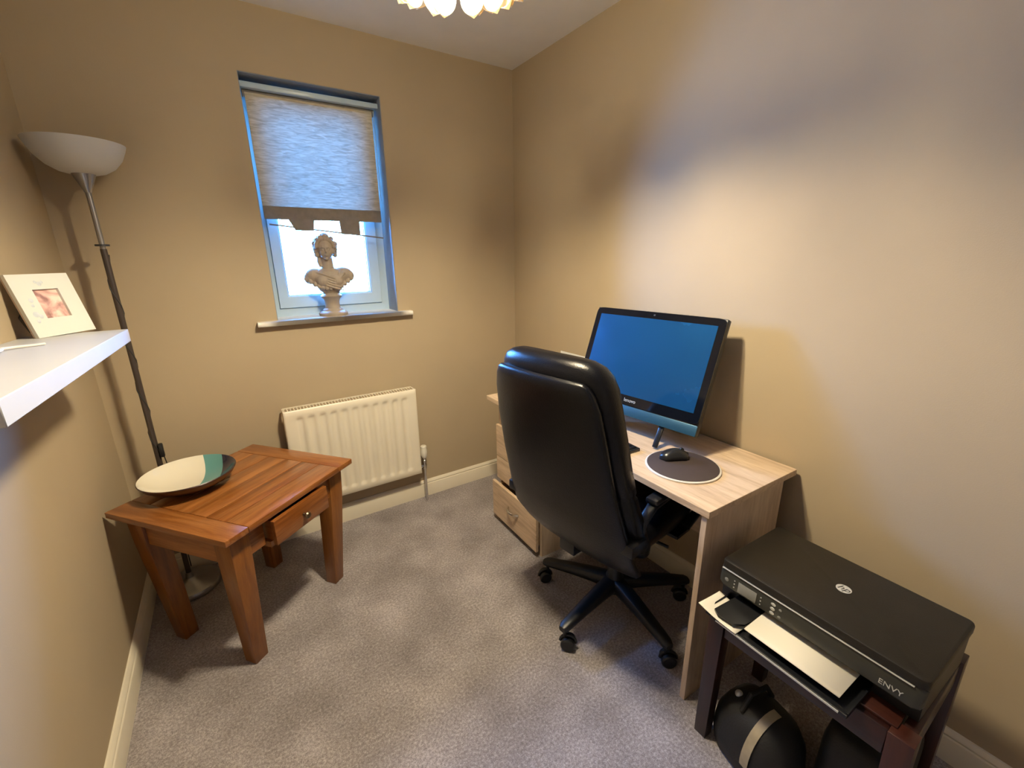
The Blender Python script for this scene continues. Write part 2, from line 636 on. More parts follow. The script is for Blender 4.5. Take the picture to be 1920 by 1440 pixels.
# baseboards with a moulded top
BP = [(0, 0), (0.016, 0), (0.016, 0.078), (0.0145, 0.081), (0.012, 0.083), (0.012, 0.086), (0.0135, 0.089), (0.012, 0.094),
      (0.008, 0.099), (0.005, 0.103), (0, 0.104)]
struct(MB().prism([(-u, v) for u, v in BP], 0.0, RW, 'X').build('baseboard_back', 'gloss_cream'))
struct(MB().prism([(u, v) for u, v in BP], RF, 0.0, 'Y').build('baseboard_left', 'gloss_cream'))
struct(MB().prism([(RW - u, v) for u, v in BP], RF, 0.0, 'Y').build('baseboard_right', 'gloss_cream'))

# ------------------------------------------------------------------ window
def rect_frame(mb, x0, x1, z0, z1, w, y0, y1, bev=0.003):
    """four mitred bars; w = (left, right, bottom, top) widths"""
    l, r_, b, t = w
    prof = []
    o = [(x0, z0), (x1, z0), (x1, z1), (x0, z1)]
    i = [(x0 + l, z0 + b), (x1 - r_, z0 + b), (x1 - r_, z1 - t), (x0 + l, z1 - t)]
    ii = [(x0 + l - bev * 2, z0 + b - bev * 2), (x1 - r_ + bev * 2, z0 + b - bev * 2), (x1 - r_ + bev * 2, z1 - t + bev * 2), (x0 + l - bev * 2, z1 - t + bev * 2)]
    rings = [[(q[0], y1, q[1]) for q in o], [(q[0], y0, q[1]) for q in o], [(q[0], y0, q[1]) for q in ii], [(q[0], y0 + bev * 2, q[1]) for q in i], [(q[0], y1, q[1]) for q in i]]
    vs = [[mb.bm.verts.new(v) for v in rg] for rg in rings]
    n = len(vs)
    for a in range(n):
        for k in range(4):
            mb.bm.faces.new((vs[a][k], vs[a][(k + 1) % 4], vs[(a + 1) % n][(k + 1) % 4], vs[(a + 1) % n][k]))
    return mb


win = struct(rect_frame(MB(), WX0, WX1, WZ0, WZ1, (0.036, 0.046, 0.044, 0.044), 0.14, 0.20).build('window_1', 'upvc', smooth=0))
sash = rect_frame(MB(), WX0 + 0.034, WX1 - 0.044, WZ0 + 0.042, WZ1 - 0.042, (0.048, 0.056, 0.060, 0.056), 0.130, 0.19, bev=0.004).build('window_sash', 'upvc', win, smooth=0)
GX0, GX1, GZ0, GZ1 = 0.756, 1.157, 1.244, 2.057
rect_frame(MB(), GX0 - 0.002, GX1 + 0.002, GZ0 - 0.002, GZ1 + 0.002, (0.004,) * 4, 0.150, 0.168, bev=0.0005).build('glazing_gasket', 'dark', sash, smooth=0)
MB().bx(GX0, GX1, 0.158, 0.162, GZ0, GZ1).build('window_pane', 'glass', sash, smooth=0)
SLP = [(0.14, WZ0), (-0.036, WZ0), (-0.040, WZ0 - 0.003), (-0.041, WZ0 - 0.011), (-0.040, WZ0 - 0.019), (-0.036, WZ0 - 0.022), (0.14, WZ0 - 0.022)]
sl = MB()
sl.prism(SLP, WX0, WX1, 'X')
sl.prism([q for q in SLP if q[0] < 0] + [(0.0, WZ0 - 0.022), (0.0, WZ0)], 0.590, WX0, 'X')
sl.prism([q for q in SLP if q[0] < 0] + [(0.0, WZ0 - 0.022), (0.0, WZ0)], WX1, 1.325, 'X')
sl.build('window_sill', 'sill', win, smooth=50)

# roller blind
bl = thing('roller_blind', 'half-lowered beige roller blind with a battlement hem in the window', 'blind', (0.966, 0.062, 2.10))
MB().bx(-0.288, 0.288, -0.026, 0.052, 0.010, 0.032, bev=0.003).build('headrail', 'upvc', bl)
MB().tube([(-0.280, 0.012, -0.004), (0.275, 0.012, -0.004)], 0.015, 20).build('roller_tube', 'hem', bl)
fb = MB()
nx, nz = 24, 40
grid = []
for j in range(nz + 1):
    row = []
    for i in range(nx + 1):
        x = -0.272 + 0.534 * i / nx
        z = -0.002 - 0.448 * j / nz
        row.append(fb.bm.verts.new((x, -0.003 + 0.0012 * sin(9 * x + 2.0) * sin(j * 0.3), z)))
    grid.append(row)
for j in range(nz):
    for i in range(nx):
        fb.bm.faces.new((grid[j][i], grid[j][i + 1], grid[j + 1][i + 1], grid[j + 1][i]))
fab = fb.build('blind_fabric', 'blind', bl)
hm = MB()
hm.bx(-0.272, 0.262, -0.008, -0.001, -0.506, -0.450, bev=0.002)
hm.prism([(-0.175, -0.504), (-0.062, -0.504), (-0.070, -0.553), (-0.150, -0.553)], -0.008, -0.001, 'Y')
hm.prism([(0.052, -0.504), (0.150, -0.504), (0.148, -0.567), (0.056, -0.567)], -0.008, -0.001, 'Y')
hm.build('hem_band', 'hem', bl)
MB().tube([(-0.256, -0.0045, -0.528), (0.264, -0.0045, -0.582)], 0.0035, 8).build('hem_rod', 'hem', bl)
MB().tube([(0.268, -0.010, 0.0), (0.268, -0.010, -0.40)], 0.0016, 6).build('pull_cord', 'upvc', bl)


# ------------------------------------------------------------------ bust on the sill
def remeshed(mb, name, mat, parent, voxel, smooth_it):
    o = mb.build(name, mat, parent, smooth=0)
    md = o.modifiers.new('r', 'REMESH')
    md.mode = 'VOXEL'
    md.voxel_size = voxel
    s = o.modifiers.new('s', 'SMOOTH')
    s.iterations = smooth_it
    s.factor = 0.5
    dg = bpy.context.evaluated_depsgraph_get()
    dg.update()
    me = bpy.data.meshes.new_from_object(o.evaluated_get(dg))
    o.modifiers.clear()
    old = o.data
    o.data = me
    bpy.data.meshes.remove(old)
    for q in me.polygons:
        q.use_smooth = True
    return o


bust = thing('portrait_bust', 'small brown bust of a lady with curled hair on the window sill', 'bust', (0.936, 0.048, WZ0), radians(-8))
b = MB()
# shoulders and draped chest, cut off in a scalloped edge
b.ball((0, 0, 0.185), (0.085, 0.048, 0.052))
b.ball((-0.060, 0.004, 0.197), (0.048, 0.036, 0.036))
b.ball((0.064, 0.004, 0.200), (0.050, 0.036, 0.036))
b.ball((-0.093, 0.004, 0.184), (0.022, 0.026, 0.027))
b.ball((0.098, 0.004, 0.192), (0.022, 0.026, 0.027))
b.ball((-0.028, -0.030, 0.172), (0.034, 0.026, 0.030))
b.ball((0.030, -0.030, 0.172), (0.034, 0.026, 0.030))
b.ball((0, -0.006, 0.145), (0.060, 0.038, 0.040))
b.ball((0.002, 0, 0.118), (0.042, 0.032, 0.026))
for k in range(5):      # folds of the drape running across the chest
    b.tube([(-0.078 + 0.010 * k, -0.014, 0.218 - 0.006 * k), (-0.028, -0.043, 0.203 - 0.012 * k), (0.020, -0.053, 0.184 - 0.012 * k), (0.060, -0.032, 0.172 - 0.012 * k)], [0.003, 0.0048, 0.0052, 0.003], 8)
for k in range(3):
    b.tube([(0.058 + 0.012 * k, -0.014, 0.226 - 0.006 * k), (0.046 + 0.010 * k, -0.036, 0.204), (0.036 + 0.006 * k, -0.048, 0.182)], [0.004, 0.0055, 0.003], 8)
for k in range(13):     # ragged lower hem of the drape
    t = k / 12 * 2 - 1
    b.ball((0.104 * t, -0.008 - 0.030 * (1 - t * t), 0.136 + 0.046 * t * t), (0.011, 0.012, 0.013), 10, 7)
# neck
b.tube([(0, 0.002, 0.19), (0, 0.000, 0.23), (-0.001, -0.004, 0.275), (-0.002, -0.006, 0.30)], [0.042, 0.029, 0.027, 0.026], 18)
# head, face
b.ball((-0.002, -0.002, 0.325), (0.038, 0.044, 0.047))
b.ball((-0.002, -0.018, 0.303), (0.029, 0.029, 0.036))
b.ball((-0.002, -0.037, 0.2755), (0.010, 0.009, 0.008))
b.tube([(-0.002, -0.0445, 0.324), (-0.002, -0.0500, 0.314), (-0.002, -0.0545, 0.305)], [0.0028, 0.0036, 0.0046], 8)
b.ball((-0.002, -0.0465, 0.2925), (0.0085, 0.0045, 0.0024))
b.ball((-0.002, -0.0460, 0.2880), (0.0068, 0.0042, 0.0024))
for sx in (-1, 1):
    b.tube([(-0.002 + sx * 0.005, -0.0455, 0.3255), (-0.002 + sx * 0.014, -0.0435, 0.3285), (-0.002 + sx * 0.023, -0.0360, 0.3250)], [0.0024, 0.0028, 0.0018], 8)
    b.ball((-0.002 + sx * 0.0125, -0.0395, 0.3175), (0.0062, 0.0045, 0.0038))
    b.ball((-0.002 + sx * 0.018, -0.032, 0.302), (0.010, 0.009, 0.010))
# curls around the head and one falling on the neck
rng = random.Random(8)
for k in range(46):
    a = rng.uniform(0, 2 * pi)
    h = rng.uniform(-0.022, 0.052)
    if -2.35 < (a if a < pi else a - 2 * pi) < -0.80 and h < 0.030:
        continue
    rad = 0.043 * sqrt(max(0.05, 1 - (h / 0.062) ** 2))
    b.ball((-0.002 + cos(a) * rad * 1.02, 0.002 + sin(a) * rad, 0.328 + h), rng.uniform(0.0095, 0.0145), 10, 7)
for k in range(11):
    a = pi * k / 10
    b.ball((-0.002 + 0.040 * cos(a), -0.026, 0.332 + 0.036 * sin(a)), 0.0105, 10, 7)
for sx in (-1, 1):
    for q in range(5):
        b.ball((-0.002 + sx * (0.047 - q * 0.0015), -0.008 + 0.006 * (q % 2), 0.345 - q * 0.013), 0.0125, 10, 7)
b.ball((0.000, 0.006, 0.383), (0.022, 0.020, 0.014))
b.tube([(-0.032, 0.004, 0.29), (-0.036, -0.006, 0.262), (-0.031, -0.014, 0.238)], [0.010, 0.0115, 0.008], 10)
bo = remeshed(b, 'figure', 'bust', bust, 0.0019, 1)
so = MB().lathe([(0, 0), (0.066, 0), (0.068, 0.004), (0.068, 0.014), (0.062, 0.020), (0.050, 0.024), (0.046, 0.031), (0.038, 0.037), (0.034, 0.050),
                 (0.034, 0.066), (0.038, 0.080), (0.047, 0.090), (0.050, 0.097), (0.044, 0.104), (0.030, 0.110), (0, 0.112)], seg=40)
so.build('socle', 'bust', bust)

# ------------------------------------------------------------------ radiator on the back wall
rad = thing('radiator', 'cream convector radiator with vertical flutes under the window', 'radiator', (0.624, -0.001, 0.203))
RWd, RHt = 0.662, 0.516
ya, yb = -0.093, -0.050
NF = 11
pitch = 0.0525
x_first = 0.068
pn = MB()
xs = [0.0, 0.004, 0.010]
zs = [0.0, 0.004, 0.028, 0.036, 0.046, 0.054]
for k in range(NF):
    c = x_first + pitch * k
    for d in (-0.0205, -0.0135, -0.0060, 0.0060, 0.0135, 0.0205):
        xs.append(c + d)
xs += [RWd - 0.010, RWd - 0.004, RWd]
zs += [0.12, 0.25, 0.38, 0.452, 0.462, 0.470, 0.478, 0.490, RHt - 0.004, RHt]


def flute(x, z):
    d = 0.0
    for k in range(NF):
        q = abs(x - (x_first + pitch * k))
        if q < 0.0206:
            f = 1.0 if q < 0.0061 else (0.55 if q < 0.0136 else 0.0)
            g = min(1, max(0, (z - 0.036) / 0.012)) * min(1, max(0, (0.474 - z) / 0.006))
            d = 0.009 * f * g
    e = 0.0
    for q in (x, RWd - x, z, RHt - z):
        if q < 0.0039:
            e = max(e, 0.004)
    return d + e


gr = [[pn.bm.verts.new((x, ya + flute(x, z), z)) for x in xs] for z in zs]
for j in range(len(zs) - 1):
    for i in range(len(xs) - 1):
        pn.bm.faces.new((gr[j][i], gr[j][i + 1], gr[j + 1][i + 1], gr[j + 1][i]))
pn.build('front_panel', 'rad', rad, smooth=60)
for x0 in (0.0, RWd - 0.004):
    MB().bx(x0, x0 + 0.004, ya + 0.004, -0.022, 0.004, RHt - 0.002, bev=0.001).build('side_panel', 'rad', rad)
tg = MB().bx(0.004, RWd - 0.004, ya + 0.004, ya + 0.010, RHt - 0.006, RHt)
tg.bx(0.004, RWd - 0.004, -0.028, -0.022, RHt - 0.006, RHt)
for k in range(45):
    xx = 0.008 + k * (RWd - 0.016) / 44
    tg.bx(xx - 0.002, xx + 0.002, ya + 0.009, -0.027, RHt - 0.005, RHt - 0.001)
tg.build('top_grille', 'rad', rad, smooth=0)
MB().bx(0.006, RWd - 0.006, -0.062, -0.050, 0.02, RHt - 0.02).build('back_panel', 'rad', rad, smooth=0)
for x in (0.12, RWd - 0.12):
    MB().bx(x - 0.02, x + 0.02, -0.051, 0.0, 0.05, RHt - 0.04).build('wall_bracket', 'rad', rad, smooth=0)
vx = 0.692
vl = MB()
vl.tube([(RWd - 0.02, -0.062, 0.030), (RWd + 0.012, -0.062, 0.030)], 0.010)
vl.tube([(RWd + 0.010, -0.062, 0.030), (vx + 0.012, -0.062, 0.030)], 0.008)
vl.lathe([(0, -0.020), (0.012, -0.020), (0.013, 0.0), (0.011, 0.02), (0.014, 0.024), (0.014, 0.036), (0.010, 0.040), (0.010, 0.052), (0, 0.052)], (vx, -0.062, 0.03), 16)
vl.build('valve_body', 'chrome', rad)
MB().tube([(vx, -0.062, 0.012), (vx, -0.062, -0.203)], 0.0075).build('feed_pipe', 'chrome', rad)
MB().lathe([(0, 0), (0.013, 0), (0.019, 0.012), (0.0205, 0.030), (0.0205, 0.048), (0.018, 0.054), (0.018, 0.072), (0.014, 0.077), (0, 0.078)],
           (vx, -0.062, 0.080), 20).build('thermostat_cap', 'valve_white', rad)

# ------------------------------------------------------------------ pendant light
PC = (1.010, -1.290)
pen = thing('pendant_light', 'glowing flower-shaped pendant light made of rounded cream petals on the ceiling', 'ceiling light', (PC[0], PC[1], RH))
MB().lathe([(0, 0), (0.06, 0), (0.06, -0.012), (0.03, -0.025), (0.008, -0.028), (0.006, -0.19), (0.035, -0.195), (0.035, -0.245), (0, -0.247)]).build('ceiling_mount', 'lamp_grey', pen)


def petal_mesh(path, wmax, rtip):
    """a cupped strip along path with a round tip"""
    nseg = 18
    pts = []
    L = len(path) - 1
    for i in range(nseg + 1):
        t = sin(pi / 2 * i / nseg) * L * 0.999
        k = min(int(t), L - 1)
        f = t - k
        a, c = path[k], path[k + 1]
        pts.append((a[0] + (c[0] - a[0]) * f, a[1] + (c[1] - a[1]) * f))
    mb = MB()
    rows = []
    nw = 8
    for i, (r_, z) in enumerate(pts):
        s = sin(pi / 2 * i / nseg)
        w = wmax * (0.35 + 0.65 * min(1, s * 1.6))
        if s > 0.80:
            w *= sqrt(max(0.0, 1 - ((s - 0.80) / 0.20) ** 2.4)) * 0.98 + 0.02
        row = []
        for j in range(nw + 1):
            v = (j / nw - 0.5) * 2
            row.append(mb.bm.verts.new((r_ - 0.013 * v * v * (0.4 + s), v * w / 2, z - 0.002 * v * v)))
        rows.append(row)
    for i in range(nseg):
        for j in range(nw):
            mb.bm.faces.new((rows[i][j], rows[i][j + 1], rows[i + 1][j + 1], rows[i + 1][j]))
    return mb


TIERS = [
    # path (r,z rel. ceiling), width, count, phase
    ([(0.035, -0.235), (0.100, -0.240), (0.165, -0.290), (0.188, -0.345), (0.190, -0.398)], 0.061, 22, 0.10),
    ([(0.035, -0.225), (0.120, -0.225), (0.190, -0.265), (0.222, -0.320), (0.226, -0.376)], 0.060, 24, 0.5),
    ([(0.030, -0.210), (0.120, -0.200), (0.200, -0.225), (0.240, -0.275), (0.250, -0.338)], 0.063, 26, 0.0),
    ([(0.030, -0.195), (0.110, -0.170), (0.190, -0.178), (0.235, -0.215), (0.252, -0.275)], 0.066, 25, 0.5),
]
prng = random.Random(3)
for path, w, cnt, ph in TIERS:
    proto = petal_mesh(path, w, 0.03).build('petal', 'petal', pen, smooth=60)
    sol = proto.modifiers.new('s', 'SOLIDIFY')
    sol.thickness = 0.0016
    dg = bpy.context.evaluated_depsgraph_get()
    me = bpy.data.meshes.new_from_object(proto.evaluated_get(dg))
    proto.modifiers.clear()
    proto.data = me
    for k in range(cnt):
        o = proto if k == 0 else proto.copy()
        if k:
            COL.objects.link(o)
            o.parent = pen
        o.rotation_euler = (prng.uniform(-0.05, 0.05), prng.uniform(-0.06, 0.05), 2 * pi * (k + ph) / cnt + prng.uniform(-0.03, 0.03))
for bpos in BULBS:
    g = (bpos[0] - PC[0], bpos[1] - PC[1], bpos[2] - RH)
    ah = MB().tube([(0, 0, -0.250), (g[0] * 0.5, g[1] * 0.5, -0.252), (g[0], g[1], -0.256), (g[0], g[1], -0.262)], 0.006, 8)
    ah.lathe([(0, 0.058), (0.014, 0.058), (0.014, 0.040), (0.0, 0.040)], (g[0], g[1], g[2]), 14)
    ah.build('bulb_holder', 'lamp_grey', pen)

# ------------------------------------------------------------------ floor lamp
lampx, lampy = 0.146, -0.138
fl = thing('floor_lamp', 'tall grey uplighter floor lamp with a frosted white bowl shade in the left corner', 'lamp', (lampx, lampy, 0))
MB().lathe([(0, 0), (0.112, 0), (0.115, 0.004), (0.115, 0.016), (0.110, 0.024), (0.085, 0.032), (0.03, 0.040), (0.016, 0.050), (0.012, 0.075), (0, 0.075)], seg=48).build('base', 'lamp_grey', fl)
MB().tube([(0, 0, 0.05), (0, 0, 0.80), (0.0, 0, 1.46)], 0.0100, 16).build('lower_pole', 'pole_brown', fl)
MB().tube([(0, 0, 1.45), (0, 0, 1.66)], 0.0085, 16).build('upper_pole', 'lamp_grey', fl)
MB().lathe([(0.008, 0), (0.021, 0), (0.021, 0.006), (0.008, 0.006)], (0, 0, 1.470), 20, closed=True).build('collar', 'dark', fl)
MB().lathe([(0, 0), (0.010, 0), (0.014, 0.012), (0.030, 0.052), (0.036, 0.066), (0, 0.066)], (0, 0, 1.648), 28).build('shade_holder', 'lamp_grey', fl)
shp = [(0.0, 0.0), (0.040, 0.0), (0.062, 0.006), (0.090, 0.024), (0.113, 0.052), (0.127, 0.083), (0.132, 0.098),
       (0.129, 0.099), (0.124, 0.084), (0.110, 0.055), (0.087, 0.028), (0.060, 0.010), (0.038, 0.004), (0, 0.004)]
MB().lathe(shp, (0, 0, 1.706), 56).build('lamp_shade', 'shade', fl)
cdp = [(0.0110 * cos(t * 1.9), 0.0110 * sin(t * 1.9), 1.44 - t * 0.06) for t in [i * 0.5 for i in range(26)]]
cdp += [(0.020, -0.006, 0.64), (0.026, -0.008, 0.58), (0.018, -0.006, 0.52), (0.014, 0.0, 0.40), (0.014, 0, 0.10)]
MB().tube(cdp, 0.0022, 7).build('power_cord', 'dark', fl)
MB().box((0.017, -0.009, 0.67), (0.016, 0.018, 0.060), bev=0.005).build('foot_switch', 'blackish', fl)

# ------------------------------------------------------------------ wall shelf with frame and cord
shm = MB().bx(0, 0.22, -1.524, -0.569, 1.181, 1.218, bev=0.0012, seg=1)
for v in shm.bm.verts:                     # the shelf is a little out of level: it rises away from the corner
    v.co.z += (-0.569 - v.co.y) * 0.031
sh = shm.build('wall_shelf', 'shelf')
tag(sh, 'thick white floating shelf fixed to the left wall', 'shelf')

fa = math.atan2(0.824, 0.566)
pf = thing('photo_frame', 'white square photo frame leaning back on the floating shelf', 'picture frame', (0.052, -0.667, 1.2215), fa)
# local: x along the bottom edge, -y toward the viewer
ln = 0.255
Rf = Matrix.Rotation(-ln, 3, 'X')


def fbox(mb, x0, x1, y0, y1, z0, z1, bev=0.0):
    c = Rf @ Vector(((x0 + x1) / 2, (y0 + y1) / 2, (z0 + z1) / 2))
    return mb.box(c, (abs(x1 - x0), abs(y1 - y0), abs(z1 - z0)), rot=Rf, bev=bev)


FWd, FHt = 0.160, 0.170
ox0, ox1, oz0, oz1 = 0.047, 0.114, 0.049, 0.128
mb = MB()
fbox(mb, 0, ox0, 0, 0.010, 0, FHt)
fbox(mb, ox1, FWd, 0, 0.010, 0, FHt)
fbox(mb, ox0, ox1, 0, 0.010, 0, oz0)
fbox(mb, ox0, ox1, 0, 0.010, oz1, FHt)
mb.build('frame_front', 'frame', pf, smooth=0)
mb = MB()
fbox(mb, 0.001, FWd - 0.001, 0.010, 0.016, 0.001, FHt - 0.001)
mb.build('frame_back', 'frame_side', pf, smooth=0)
mb = MB()
fbox(mb, ox0, ox1, 0.0072, 0.0098, oz0, oz1)
mb.build('photo', 'photo', pf, smooth=0)
for sx, sz, sr in ((0.072, 0.143, 0.006), (0.080, 0.147, 0.004), (0.064, 0.148, 0.004), (0.030, 0.100, 0.006), (0.028, 0.086, 0.004), (0.024, 0.062, 0.008), (0.034, 0.056, 0.006), (0.022, 0.044, 0.005)):
    MB().ball(Rf @ Vector((sx, 0.0, sz)), (sr, 0.0010, sr), 12, 8, rot=Rf).build('raised_motif', 'emboss', pf)
mb = MB()
ya_, zb_ = 0.016, 0.115
p0 = Rf @ Vector((0.08, 0.017, 0.13))
foot_y = p0.y + 0.072
mb.verts_faces([(0.055, p0.y, p0.z), (0.105, p0.y, p0.z), (0.118, foot_y, 0.001), (0.042, foot_y, 0.001),
                (0.055, p0.y + 0.003, p0.z), (0.105, p0.y + 0.003, p0.z), (0.118, foot_y + 0.003, 0.001), (0.042, foot_y + 0.003, 0.001)],
               [(0, 1, 2, 3), (7, 6, 5, 4), (0, 4, 5, 1), (1, 5, 6, 2), (2, 6, 7, 3), (3, 7, 4, 0)])
mb.build('easel_back', 'dark', pf, smooth=0)

cp = []
for i in range(90):
    t = i / 89
    a = t * 5.2 * pi
    cp.append((0.030 + 0.026 * cos(a) * (1 - 0.25 * t) + 0.016 * t, -0.955 + 0.030 * sin(a), 1.2335 + 0.0042 * (i / 89 * 2 % 1)))
cp += [(0.050, -0.930, 1.2355), (0.070, -0.890, 1.2320), (0.095, -0.872, 1.2310), (0.108, -0.860, 1.2305)]
cd = MB().tube(cp, 0.0030, 8).build('white_cord', 'cord')
tag(cd, 'loosely coiled white cord lying on the floating shelf', 'cord')

# ------------------------------------------------------------------ side table
TA = radians(38.7)
tb = thing('side_table', 'low orange-stained pine side table with one drawer in the left corner', 'table', (0.42, -0.455, 0), TA)
HX, HY, TZ = 0.303, 0.279, 0.58
tt = 0.022


def board(x0, x1, y0, y1, mat, z1=TZ):
    g = 0.0006
    return MB().bx(x0 + g, x1 - g, y0 + g, y1 - g, TZ - tt, z1, bev=0.0022).build('top_board', mat, tb)


board(-HX, -HX + 0.085, -HY, HY, 'pine_y')
board(HX - 0.085, HX, -HY, HY, 'pine_y')
ys = [-HY, -0.180, -0.090, 0.0, 0.090, 0.180, HY]
for k in range(6):
    board(-HX + 0.085, HX - 0.085, ys[k], ys[k + 1], 'pine_x', TZ - (0.0004 if k % 2 else 0))
AI = 0.034   # top overhang
for sx in (-1, 1):
    for sy in (-1, 1):
        ox, oy = sx * (HX - AI), sy * (HY - AI)
        ft_x, ft_y = sx * 0.238, sy * 0.203
        top = [(ox, oy), (ox - sx * 0.074, oy), (ox - sx * 0.074, oy - sy * 0.074), (ox, oy - sy * 0.074)]
        bt = [(ft_x, ft_y), (ft_x - sx * 0.052, ft_y), (ft_x - sx * 0.052, ft_y - sy * 0.052), (ft_x, ft_y - sy * 0.052)]
        mid = 0.435
        lg = MB()
        lg.loft([[(a_, b_, 0) for a_, b_ in bt],
                 [((a_ + (c_ - a_) * 0.86), (b_ + (d_ - b_) * 0.86), mid) for (a_, b_), (c_, d_) in zip(bt, top)],
                 [(a_, b_, TZ - tt) for a_, b_ in top]])
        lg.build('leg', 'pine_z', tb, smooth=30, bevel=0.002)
az0 = 0.445
iy = HY - AI - 0.012
ix = HX - AI - 0.012
MB().bx(-ix + 0.055, ix - 0.055, iy - 0.02, iy, az0, TZ - tt).build('apron', 'pine_x', tb)
MB().bx(-ix, -ix + 0.02, -iy + 0.055, iy - 0.055, az0, TZ - tt).build('apron', 'pine_y', tb)
MB().bx(ix - 0.02, ix, -iy + 0.055, iy - 0.055, az0, TZ - tt).build('apron', 'pine_y', tb)
fa_ = MB().bx(-ix + 0.055, -0.133, -iy, -iy + 0.02, az0, TZ - tt).bx(0.133, ix - 0.055, -iy, -iy + 0.02, az0, TZ - tt).bx(-0.133, 0.133, -iy, -iy + 0.02, TZ - tt - 0.012, TZ - tt)
fa_.build('apron', 'pine_x', tb)
dw = MB().bx(-0.130, 0.130, -0.285, -0.268, 0.447, 0.542, bev=0.0015).build('drawer', 'pine_x', tb)
db = MB().bx(-0.120, -0.108, -0.268, 0.10, 0.455, 0.535).bx(0.108, 0.120, -0.268, 0.10, 0.455, 0.535).bx(-0.108, 0.108, -0.268, 0.10, 0.455, 0.461).bx(-0.108, 0.108, 0.09, 0.10, 0.461, 0.535)
db.build('drawer_box', 'pine_y', dw, smooth=0)
MB().lathe([(0, 0), (0.006, 0), (0.005, 0.010), (0.011, 0.014), (0.0135, 0.020), (0.010, 0.026), (0, 0.028)], (0, -0.285, 0.493), 18, rot=axes((1, 0, 0), (0, 0, 1), (0, -1, 0))).build('knob', 'brass', dw)
MB().bx(-0.128, -0.106, -0.250, 0.20, 0.430, 0.452).bx(0.106, 0.128, -0.250, 0.20, 0.430, 0.452).build('drawer_runner', 'pine_y', tb, smooth=0)

# bowl on the table
bw = thing('ceramic_bowl', 'wide shallow ceramic bowl glazed cream, teal and dark blue on the side table', 'bowl', (0.258, -0.385, TZ))
inn = [(0.0, 0.012), (0.05, 0.013), (0.09, 0.021), (0.120, 0.036), (0.140, 0.052), (0.151, 0.065), (0.1535, 0.0665)]
outp = [(0.1535, 0.0665), (0.156, 0.064), (0.146, 0.048), (0.125, 0.030), (0.095, 0.014), (0.062, 0.005), (0.058, 0.0005), (0.050, 0.0005), (0.0, 0.004)]
ob = MB().lathe(inn, seg=64).build('inside', 'bowl', bw)
MB().lathe(outp, seg=64).build('outside', 'bowl_out', bw)

# ------------------------------------------------------------------ desk
DR = -math.atan2(0.033, 1.309)
dk = thing('desk', 'pale oak-effect computer desk with a drawer pedestal along the right wall', 'desk', (1.523, -1.718, 0), DR)
DL, DD, DZ = 1.310, 0.474, 0.715
MB().bx(0, DD, 0, DL, DZ - 0.022, DZ, bev=0.001, seg=1).build('desktop', 'oak_y', dk, smooth=0)
MB().bx(0.008, DD - 0.055, 0.010, 0.028, 0, DZ - 0.022, bev=0.0008, seg=1).build('end_panel', 'oak_z', dk, smooth=0)
PY0, PY1 = 0.845, 1.262
MB().bx(0.030, DD - 0.055, PY0, PY0 + 0.016, 0, DZ - 0.022).build('side_panel', 'oak_z', dk, smooth=0)
MB().bx(0.045, DD - 0.055, PY1 - 0.016, PY1, 0.0, DZ - 0.022).build('side_panel', 'oak_z', dk, smooth=0)
MB().bx(0.060, DD - 0.075, PY0 + 0.016, PY1 - 0.016, 0.56, 0.576).build('pedestal_shelf', 'oak_y', dk, smooth=0)
MB().bx(DD - 0.073, DD - 0.057, 0.028, DL - 0.06, 0.33, DZ - 0.022).build('back_panel', 'oak_y', dk, smooth=0)
for (z0, z1, pull) in ((0.385, 0.562, 0.0), (0.250, 0.380, 0.0), (0.035, 0.242, 0.030)):
    d_ = MB().bx(0.028 - pull, 0.044 - pull, PY0 + 0.004, PY1 + 0.004, z0, z1, bev=0.0012, seg=1).build('drawer', 'oak_y', dk, smooth=0)
    dbx = MB().bx(0.044 - pull, 0.36 - pull, PY0 + 0.020, PY0 + 0.030, z0 + 0.02, z1 - 0.02).bx(0.044 - pull, 0.36 - pull, PY1 - 0.030, PY1 - 0.020, z0 + 0.02, z1 - 0.02)
    dbx.bx(0.044 - pull, 0.36 - pull, PY0 + 0.03, PY1 - 0.03, z0 + 0.02, z0 + 0.026)
    dbx.build('drawer_box', 'oak_y', d_, smooth=0)
    hz = (z0 + z1) / 2 + 0.015
    hy = (PY0 + PY1) / 2
    hp = []
    for i in range(9):
        t = i / 8
        hp.append((0.028 - pull - 0.024 * sin(pi * t) ** 0.6, hy + 0.048 * (1 - 2 * t), hz))
    MB().tube(hp, 0.006, 8).build('handle', 'chrome', d_)

# ------------------------------------------------------------------ all-in-one computer
yw, tl = -1.465, 0.353
MX = Vector((cos(yw), sin(yw), 0))
MBk = Vector((-sin(yw), cos(yw), 0))
MU = Vector((0, 0, 1)) * cos(tl) + MBk * sin(tl)
MN = MX.cross(MU).normalized()           # out of the screen toward the viewer side
if MN.dot(MBk) > 0:
    MN = -MN
mon = thing('desktop_computer', 'slim black all-in-one computer screen tilted back on a metal stand', 'computer', (1.80, -1.19, DZ), 0)
Mo = Vector((1.745, -1.20, 0.80)) - Vector((1.80, -1.19, DZ))
Rm = axes(MX, -MN, MU)   # local x right, y into the screen, z up


def mbox(mb, x0, x1, y0, y1, z0, z1, bev=0.0):
    c = Rm @ Vector(((x0 + x1) / 2, (y0 + y1) / 2, (z0 + z1) / 2)) + Mo
    return mb.box(c, (abs(x1 - x0), abs(y1 - y0), abs(z1 - z0)), rot=Rm, bev=bev)


